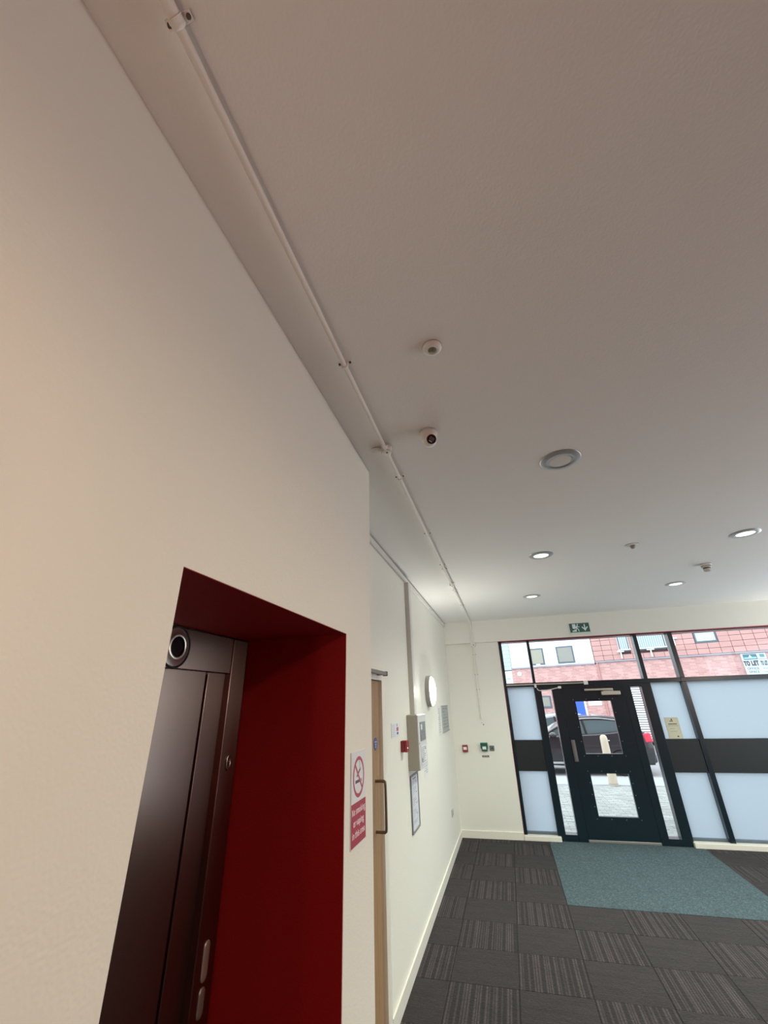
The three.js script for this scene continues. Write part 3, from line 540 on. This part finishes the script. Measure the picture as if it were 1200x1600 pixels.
// parked cars, front towards -x, origin under the middle of the near side
function car(label, pos, paintMat) {
  const c = thing('car', label, 'car', pos);
  const W = 1.76, P = (pts, depth, bev, z0, mat, name, parent = c) => {
    const s = new THREE.Shape(); s.moveTo(...pts[0]); for (const p of pts.slice(1)) p.length === 2 ? s.lineTo(...p) : s.quadraticCurveTo(...p); s.closePath();
    const g = new THREE.ExtrudeGeometry(s, { depth, bevelEnabled: bev > 0, bevelSize: bev, bevelThickness: bev, bevelSegments: 4, curveSegments: 14 }); g.translate(0, 0, z0); return obj(name, g, mat, parent);
  };
  // body below the windows, with wheel arches
  const body = new THREE.Shape(); body.moveTo(-2.08, 0.30); body.lineTo(-1.72, 0.26); body.absarc(-1.36, 0.32, 0.36, Math.PI, 0, true); body.lineTo(0.88, 0.24); body.absarc(1.26, 0.32, 0.36, Math.PI, 0, true); body.lineTo(2.06, 0.32);
  body.quadraticCurveTo(2.16, 0.55, 2.10, 0.86); body.quadraticCurveTo(2.02, 1.10, 1.86, 1.13); body.lineTo(0.7, 1.03); body.lineTo(-0.72, 0.98); body.quadraticCurveTo(-1.7, 0.95, -2.02, 0.76); body.quadraticCurveTo(-2.16, 0.55, -2.08, 0.30);
  const bg = new THREE.ExtrudeGeometry(body, { depth: W - 0.16, bevelEnabled: true, bevelSize: 0.05, bevelThickness: 0.08, bevelSegments: 5, curveSegments: 16 }); bg.translate(0, 0, -W + 0.08);
  obj('body', bg, paintMat, c);
  const glass = std(rgb(0.10, 0.13, 0.14), 0.06, { metalness: 0.1 });
  P([[-0.78, 0.98], [-0.2, 1.34, 0.22, 1.46], [0.9, 1.50, 1.30, 1.42], [1.75, 1.32, 1.96, 1.10]].map((p, i) => p), W - 0.44, 0.06, -W + 0.22, glass, 'greenhouse');
  P([[-0.12, 1.385], [0.1, 1.46, 0.34, 1.485], [1.0, 1.535, 1.42, 1.44], [1.36, 1.405], [0.9, 1.47, 0.32, 1.44], [0.1, 1.42, -0.12, 1.36]], W - 0.42, 0.055, -W + 0.21, paintMat, 'roof');
  for (const z of [-0.155, -W + 0.155]) {
    obj('pillar', tube([[-0.82, 1.0, z + (z > -0.5 ? 0.03 : -0.03)], [-0.42, 1.22, z], [0.02, 1.41, z * 1.0]], 0.032, 20, 8), paintMat, c);
    obj('pillar', tube([[0.46, 1.02, z], [0.40, 1.44, z]], 0.03, 8, 8), M.darkHole, c);
    obj('pillar', tube([[1.90, 1.10, z], [1.62, 1.28, z], [1.36, 1.42, z]], 0.045, 16, 8), paintMat, c);
    obj('window_trim', tube([[-0.74, 1.015, z + 0.012], [0.4, 1.05, z + 0.012], [1.2, 1.10, z + 0.012], [1.7, 1.20, z + 0.012]], 0.012, 24, 6), M.alu, c);
    obj('roof_trim', tube([[-0.1, 1.40, z + 0.01], [0.4, 1.475, z + 0.01], [0.9, 1.478, z + 0.01], [1.38, 1.42, z + 0.01]], 0.012, 24, 6), M.alu, c);
  }
  obj('side_moulding', bx(-0.95, 0.85, 0.30, 0.35, -0.012, 0.010, 0.005), M.alu, c);
  const tyre = lathe([[0.20, -0.1], [0.27, -0.11], [0.315, -0.085], [0.32, 0], [0.315, 0.085], [0.27, 0.11], [0.20, 0.1]], 40); tyre.rotateX(Math.PI / 2);
  const rim = mergeGeometries([lathe([[0.215, 0.10], [0.205, 0.085], [0.19, 0.06], [0.19, -0.05]], 40).rotateX(Math.PI / 2), lathe([[0, 0.085], [0.05, 0.085], [0.06, 0.06], [0, 0.06]], 20).rotateX(Math.PI / 2), ...Array.from({ length: 6 }, (_, k) => bx(-0.022, 0.022, 0.03, 0.20, 0.055, 0.085).rotateZ(k * Math.PI / 3))].map((g) => (g.index ? g.toNonIndexed() : g)));
  for (const [x, z, f] of [[-1.36, -0.11, 0], [1.26, -0.11, 0], [-1.36, -W + 0.11, Math.PI], [1.26, -W + 0.11, Math.PI]]) {
    const w = obj('wheel', tyre, std(rgb(0.015, 0.015, 0.015), 0.85), c); w.position.set(x, 0.32, z); w.rotation.y = f; obj('rim', rim, M.alu, w);
  }
  const red = std(rgb(0.62, 0.03, 0.07), 0.2);
  for (const z of [-0.11, -W + 0.11]) { const g = new RoundedBoxGeometry(0.20, 0.24, 0.20, 2, 0.03); g.rotateZ(0.15); g.translate(2.06, 0.96, z + (z > -0.5 ? 0.03 : -0.03)); obj('tail_light', g, red, c); const h = new RoundedBoxGeometry(0.22, 0.12, 0.2, 2, 0.04); h.translate(-2.0, 0.70, z); obj('head_light', h, M.paper, c); }
  obj('bumper', bx(2.03, 2.19, 0.32, 0.56, -W + 0.06, -0.06, 0.05), paintMat, c); obj('bumper', bx(-2.19, -2.02, 0.28, 0.52, -W + 0.06, -0.06, 0.05), paintMat, c);
  obj('wing_mirror', new THREE.SphereGeometry(0.1, 16, 10).scale(1.1, 0.7, 0.8).translate(-0.52, 1.06, 0.05), paintMat, c);
  for (const k of [0, 1]) obj('door_handle', bx(-0.1 + k * 0.95, 0.08 + k * 0.95, 0.88, 0.91, -0.006, 0.022, 0.008), M.alu, c);
  return c;
}
const blackPaint = new THREE.MeshPhysicalMaterial({ color: rgb(0.012, 0.012, 0.016), roughness: 0.25, clearcoat: 0.7, clearcoatRoughness: 0.04 });
car('black estate car parked across the view outside the glazed door', [1.68, GY - 0.10, -15.1], blackPaint);
car('pale silver car parked behind the black car', [1.2, GY - 0.10, -18.6], new THREE.MeshPhysicalMaterial({ color: rgb(0.62, 0.65, 0.68), roughness: 0.3, clearcoat: 1, clearcoatRoughness: 0.05 }));

// building across the street; local x along its front, z out of it
{
  const B = thing('building', 'red brick and terracotta building with white render across the street', 'building', [0, GY, -26], -THREE.MathUtils.degToRad(16));
  const dy = -GY;
  const brickTex = dataTex(256, 256, (() => {
    const r = rng(55), tone = Array.from({ length: 4096 }, r);
    return (x, y) => { const row = Math.floor(y / 16), xx = (x + (row % 2) * 24) % 256, col = Math.floor(xx / 48), mort = y % 16 < 2 || xx % 48 < 2; const t = tone[row * 17 + col]; return mort ? [196, 166, 160] : [178 + 24 * t, 138 + 24 * t, 134 + 24 * t]; };
  })(), { srgb: true, repeat: [1 / 1.2, 1 / 1.2] });
  const brick = std(0xffffff, 0.9, { map: brickTex });
  const white = std(rgb(0.80, 0.84, 0.83), 0.85), ledgeM = std(rgb(0.32, 0.33, 0.38), 0.6), winFrame = std(rgb(0.085, 0.115, 0.15), 0.5), slate = std(rgb(0.42, 0.60, 0.66), 0.5);
  const P = (name, x0, x1, y0, y1, z0, z1, m, parent = B, r = 0) => obj(name, bx(x0, x1, y0 + dy, y1 + dy, z0, z1, r), m, parent);
  P('brick_wall', 0.43, 4.83, 0, 3.5, -6, 0, brick); P('brick_wall', 4.85, 30, 0, 3.56, -6, -0.02, brick); P('brick_wall', -25, -0.1, 0, 2.8, -6, 0.0, brick);
  P('render_panel', 0.45, 4.74, 3.58, 6.0, -6, 0.0, white); P('render_panel', -25, -0.1, 2.8, 6.0, -6, 0.0, white);
  P('ledge', 0.45, 4.74, 3.50, 3.58, -0.1, 0.06, ledgeM, B, 0.01); P('ledge', 4.76, 30, 3.56, 3.62, -0.1, 0.07, ledgeM, B, 0.01);
  P('backing_wall', 4.76, 30, 3.62, 6.0, -6, -0.02, std(rgb(0.06, 0.03, 0.03), 0.9));
  for (let k = 0; k < 10; k++) P('cladding_panel', -0.08, 0.43, 3.47 + k * 0.212, 3.672 + k * 0.212, -0.3, 0.02, slate, B, 0.006);
  P('door_surround', -0.09, 0.42, 0, 3.42, -0.3, 0.02, std(rgb(0.74, 0.80, 0.80), 0.7)); P('door_number_plate', 0.1, 0.3, 2.98, 3.06, 0.02, 0.03, std(rgb(0.25, 0.45, 0.45), 0.6));
  // terracotta tiles, each a piece, leaving the window openings free
  const opens = [[5.98, 6.5, 3.98, 6.2], [6.72, 8.06, 3.98, 6.2], [9.22, 10.12, 4.10, 4.66]];
  const terr = [0, 1, 2].map((k) => std(rgb(0.47 + 0.012 * k, 0.27 + 0.008 * k, 0.25 + 0.008 * k), 0.75));
  const tg = new RoundedBoxGeometry(0.431, 0.232, 0.05, 1, 0.004), r = rng(91);
  for (let i = 0; i < 22; i++) for (let j = 0; j < 8; j++) {
    const x0 = 4.77 + i * 0.445, y0 = 3.635 + j * 0.246;
    let pieces = [[x0, x0 + 0.437]];
    for (const [a, b, c, d] of opens) if (y0 + 0.2 > c && y0 + 0.04 < d) pieces = pieces.flatMap(([p, q]) => (q <= a || p >= b ? [[p, q]] : [[p, Math.min(q, a)], [Math.max(p, b), q]].filter(([s, t]) => t - s > 0.02)));
    for (const [p, q] of pieces) { const whole = q - p > 0.43; const m = obj('terracotta_tile', whole ? tg : new THREE.BoxGeometry(q - p, 0.238, 0.05), terr[Math.floor(r() * 3)], B); m.position.set((p + q) / 2, y0 + 0.119 + dy, 0.012 + (r() - 0.5) * 0.006); }
  }
  P('terracotta_band', 4.76, 30, 5.62, 6.0, -0.02, 0.03, terr[1]); P('terracotta_band', 14.57, 30, 3.63, 5.62, -0.02, 0.03, terr[1]);
  P('parapet', -25, 30, 6.0, 6.2, -6, 0.1, ledgeM);
  const window_ = (x0, x1, y0, y1, paneM, opts = {}) => {
    const w = P('window', x0, x1, y0, y1, 0.0, 0.05, winFrame, B, 0.01);
    obj('pane', bx(x0 + 0.07, x1 - 0.07, y0 + dy + 0.09, y1 + dy - 0.07, 0.05, 0.056), paneM, w);
    if (opts.sill) obj('window_sill', bx(x0 - 0.03, x1 + 0.03, y0 + dy - 0.05, y0 + dy, 0.0, 0.09), white, w);
    if (opts.vent) obj('vent', bx(x0 + 0.25, x1 - 0.25, y0 + dy + 0.02, y0 + dy + 0.07, 0.05, 0.06), white, w);
    return w;
  };
  const blind = std(rgb(0.30, 0.30, 0.235), 0.3), tint = std(rgb(0.45, 0.62, 0.66), 0.1), dim = std(rgb(0.24, 0.245, 0.215), 0.25);
  window_(1.57, 2.29, 3.62, 4.50, blind, { vent: true, sill: true }); window_(2.97, 3.83, 3.62, 4.50, dim, { sill: true });
  window_(9.24, 10.10, 4.12, 4.64, tint); window_(1.2, 2.26, 1.5, 2.09, dim);
  // balcony doors with rails
  for (const [x0, x1] of [[6.0, 6.48], [6.74, 8.04]]) {
    const w = P('window', x0, x1, 4.0, 6.0, -0.02, 0.04, winFrame, B); obj('pane', bx(x0 + 0.06, x1 - 0.06, 4.06 + dy, 5.94 + dy, 0.04, 0.046), std(rgb(0.30, 0.42, 0.52), 0.12), w);
    const n = Math.round((x1 - x0) / 0.09); for (let k = 0; k <= n; k++) obj('balcony_bar', bx(x0 + (x1 - x0) * k / n - 0.009, x0 + (x1 - x0) * k / n + 0.009, 4.1 + dy, 5.1 + dy, 0.10, 0.118), white, w);
    obj('balcony_rail', bx(x0 - 0.05, x1 + 0.05, 5.1 + dy, 5.14 + dy, 0.09, 0.13), white, w); obj('balcony_rail', bx(x0 - 0.05, x1 + 0.05, 4.06 + dy, 4.10 + dy, 0.09, 0.13), white, w);
  }
  for (const x of [6.04, 7.35, 8.4]) { const y = x === 8.4 ? 4.40 : 3.98; const k = P('bracket', x - 0.16, x + 0.16, y, y + 0.05, 0.02, 0.16, white, B, 0.01); obj('bracket_leg', bx(x - 0.03, x + 0.03, y + dy - 0.3, y + dy, 0.04, 0.10), white, k); }
  const rl = lathe([[0, 0.06], [0.05, 0.06], [0.05, 0.03], [0.11, 0.03], [0.125, 0], [0, 0]], 24); rl.rotateX(Math.PI / 2); rl.translate(0.83, 3.24 + dy, 0.0); obj('outside_lamp', rl, white, B);
  P('downpipe', 4.80, 4.88, 0, 3.56, 0.0, 0.05, std(rgb(0.45, 0.22, 0.20), 0.6));
  P('wall_sign', 3.36, 3.84, 1.05, 2.0, 0, 0.04, std(rgb(0.03, 0.12, 0.55), 0.5)).userData.label = 'blue sign panel';
  P('corner_strip', 3.84, 3.92, 0, 2.3, 0, 0.05, white); P('wall_sign', 4.04, 4.65, 1.58, 1.80, 0, 0.03, white).userData.label = 'white sign panel';
  // louvred shutter
  const lv = P('louvre', 6.02, 6.60, 0.02, 2.42, 0.0, 0.03, std(rgb(0.08, 0.10, 0.12), 0.5), B);
  P('louvre_frame', 5.90, 6.04, 0.0, 2.5, 0.0, 0.08, white, B);
  for (let k = 0; k < 24; k++) { const g = bx(-0.27, 0.27, -0.033, 0.033, -0.008, 0.008); g.rotateX(-0.35); g.translate(6.32, 0.08 + k * 0.1 + dy, 0.05); obj('louvre_slat', g, white, lv); }
}
// letting board: two boards in a V on the brick band
{
  const t1 = tex(256, 384, (c, w, h) => {
    c.fillStyle = '#b4c2c4'; c.fillRect(0, 0, w, h); c.fillStyle = '#14606e'; c.fillRect(30, 8, 226, 96); c.fillStyle = '#e8f4f4'; c.beginPath(); c.moveTo(120, 66); c.lineTo(146, 20); c.lineTo(172, 66); c.fill(); c.fillStyle = '#86b4ba'; c.fillRect(40, 66, 206, 28); c.fillStyle = '#1d3440'; c.fillRect(30, 104, 226, 6);
    c.fillStyle = '#10202a'; c.textAlign = 'center'; c.font = 'bold 86px sans-serif'; c.setTransform(0.86, 0, 0, 1.35, 18, 0); c.fillText('TO LET', 128, 162); c.lineWidth = 9; c.strokeStyle = '#06121a'; c.strokeText('TO LET', 128, 162); c.setTransform(1, 0, 0, 1, 0, 0); c.fillStyle = '#264650'; c.font = 'bold 56px sans-serif'; c.fillText('OFFICE', 128, 294); c.fillText('SPACE', 128, 354);
  });
  const t2 = tex(128, 384, (c, w, h) => {
    c.fillStyle = '#b4c2c4'; c.fillRect(0, 0, w, h); c.fillStyle = '#3f7f8a'; c.fillRect(36, 14, 70, 60); c.fillStyle = '#1d3440'; c.fillRect(0, 104, w, 6);
    c.fillStyle = '#10202a'; c.textAlign = 'center'; c.font = 'bold 44px sans-serif'; c.setTransform(0.7, 0, 0, 2.4, 20, 0); c.fillText('TO LET', 64, 92); c.lineWidth = 4; c.strokeStyle = '#06121a'; c.strokeText('TO LET', 64, 92); c.setTransform(1, 0, 0, 1, 0, 0); c.fillStyle = '#40606a'; c.font = 'bold 27px sans-serif'; c.fillText('OFFICE', 64, 290); c.fillText('SPACE', 64, 350);
  });
  const a = THREE.MathUtils.degToRad(16);
  const [x, z] = [10.69 * Math.cos(a) - 0.16 * Math.sin(a), -26 + 10.69 * Math.sin(a) + 0.16 * Math.cos(a)];
  const s = thing('letting_board', 'white and teal letting board with black lettering on the brick wall across the street', 'sign board', [x, 2.66, z], -a);
  const b1 = obj('front_board', bx(0, 0.55, 0, 0.86, 0, 0.02), M.paper, s), f1 = new THREE.PlaneGeometry(0.545, 0.855); f1.translate(0.275, 0.43, 0.022); obj('printed_face', f1, std(0xffffff, 0.5, { map: t1 }), b1);
  const b2 = obj('side_board', bx(0, 0.34, 0, 0.86, 0, 0.02), M.paper, s), f2 = new THREE.PlaneGeometry(0.335, 0.855); f2.translate(0.17, 0.43, 0.022); obj('printed_face', f2, std(0xffffff, 0.5, { map: t2 }), b2);
  b2.position.x = 0.555; b2.rotation.y = 0.35;
  obj('fixing_post', bx(0.24, 0.30, 0.1, 0.8, -0.15, 0.0), M.paper, s);
}
// cream notice on the frosted pane
{
  const n = thing('window_notice', 'cream paper notice on the frosted pane right of the glazed door', 'notice', [2.379, 1.458, ZP + 0.0045]);
  obj('sheet', bx(-0.096, 0.096, -0.145, 0.145, 0, 0.0008), std(rgb(0.60, 0.58, 0.46), 0.8), n);
  const t = tex(192, 288, (c, w, h) => { c.fillStyle = '#cfcdb6'; c.fillRect(0, 0, w, h); c.fillStyle = '#5c5e52'; c.fillRect(66, 46, 50, 12); c.beginPath(); c.arc(100, 30, 12, 0, 7); c.fill(); c.fillRect(40, 84, 120, 13); c.fillStyle = '#96967f'; c.fillRect(30, 112, 140, 6); c.fillRect(44, 150, 70, 5); c.fillRect(44, 190, 90, 5); c.fillStyle = '#4f5247'; c.fillRect(120, 250, 22, 18); });
  const p = new THREE.PlaneGeometry(0.19, 0.288); p.translate(0, 0, 0.0014); obj('printed_face', p, std(0xffffff, 0.8, { map: t }), n);
}
renderer.render(scene, camera);
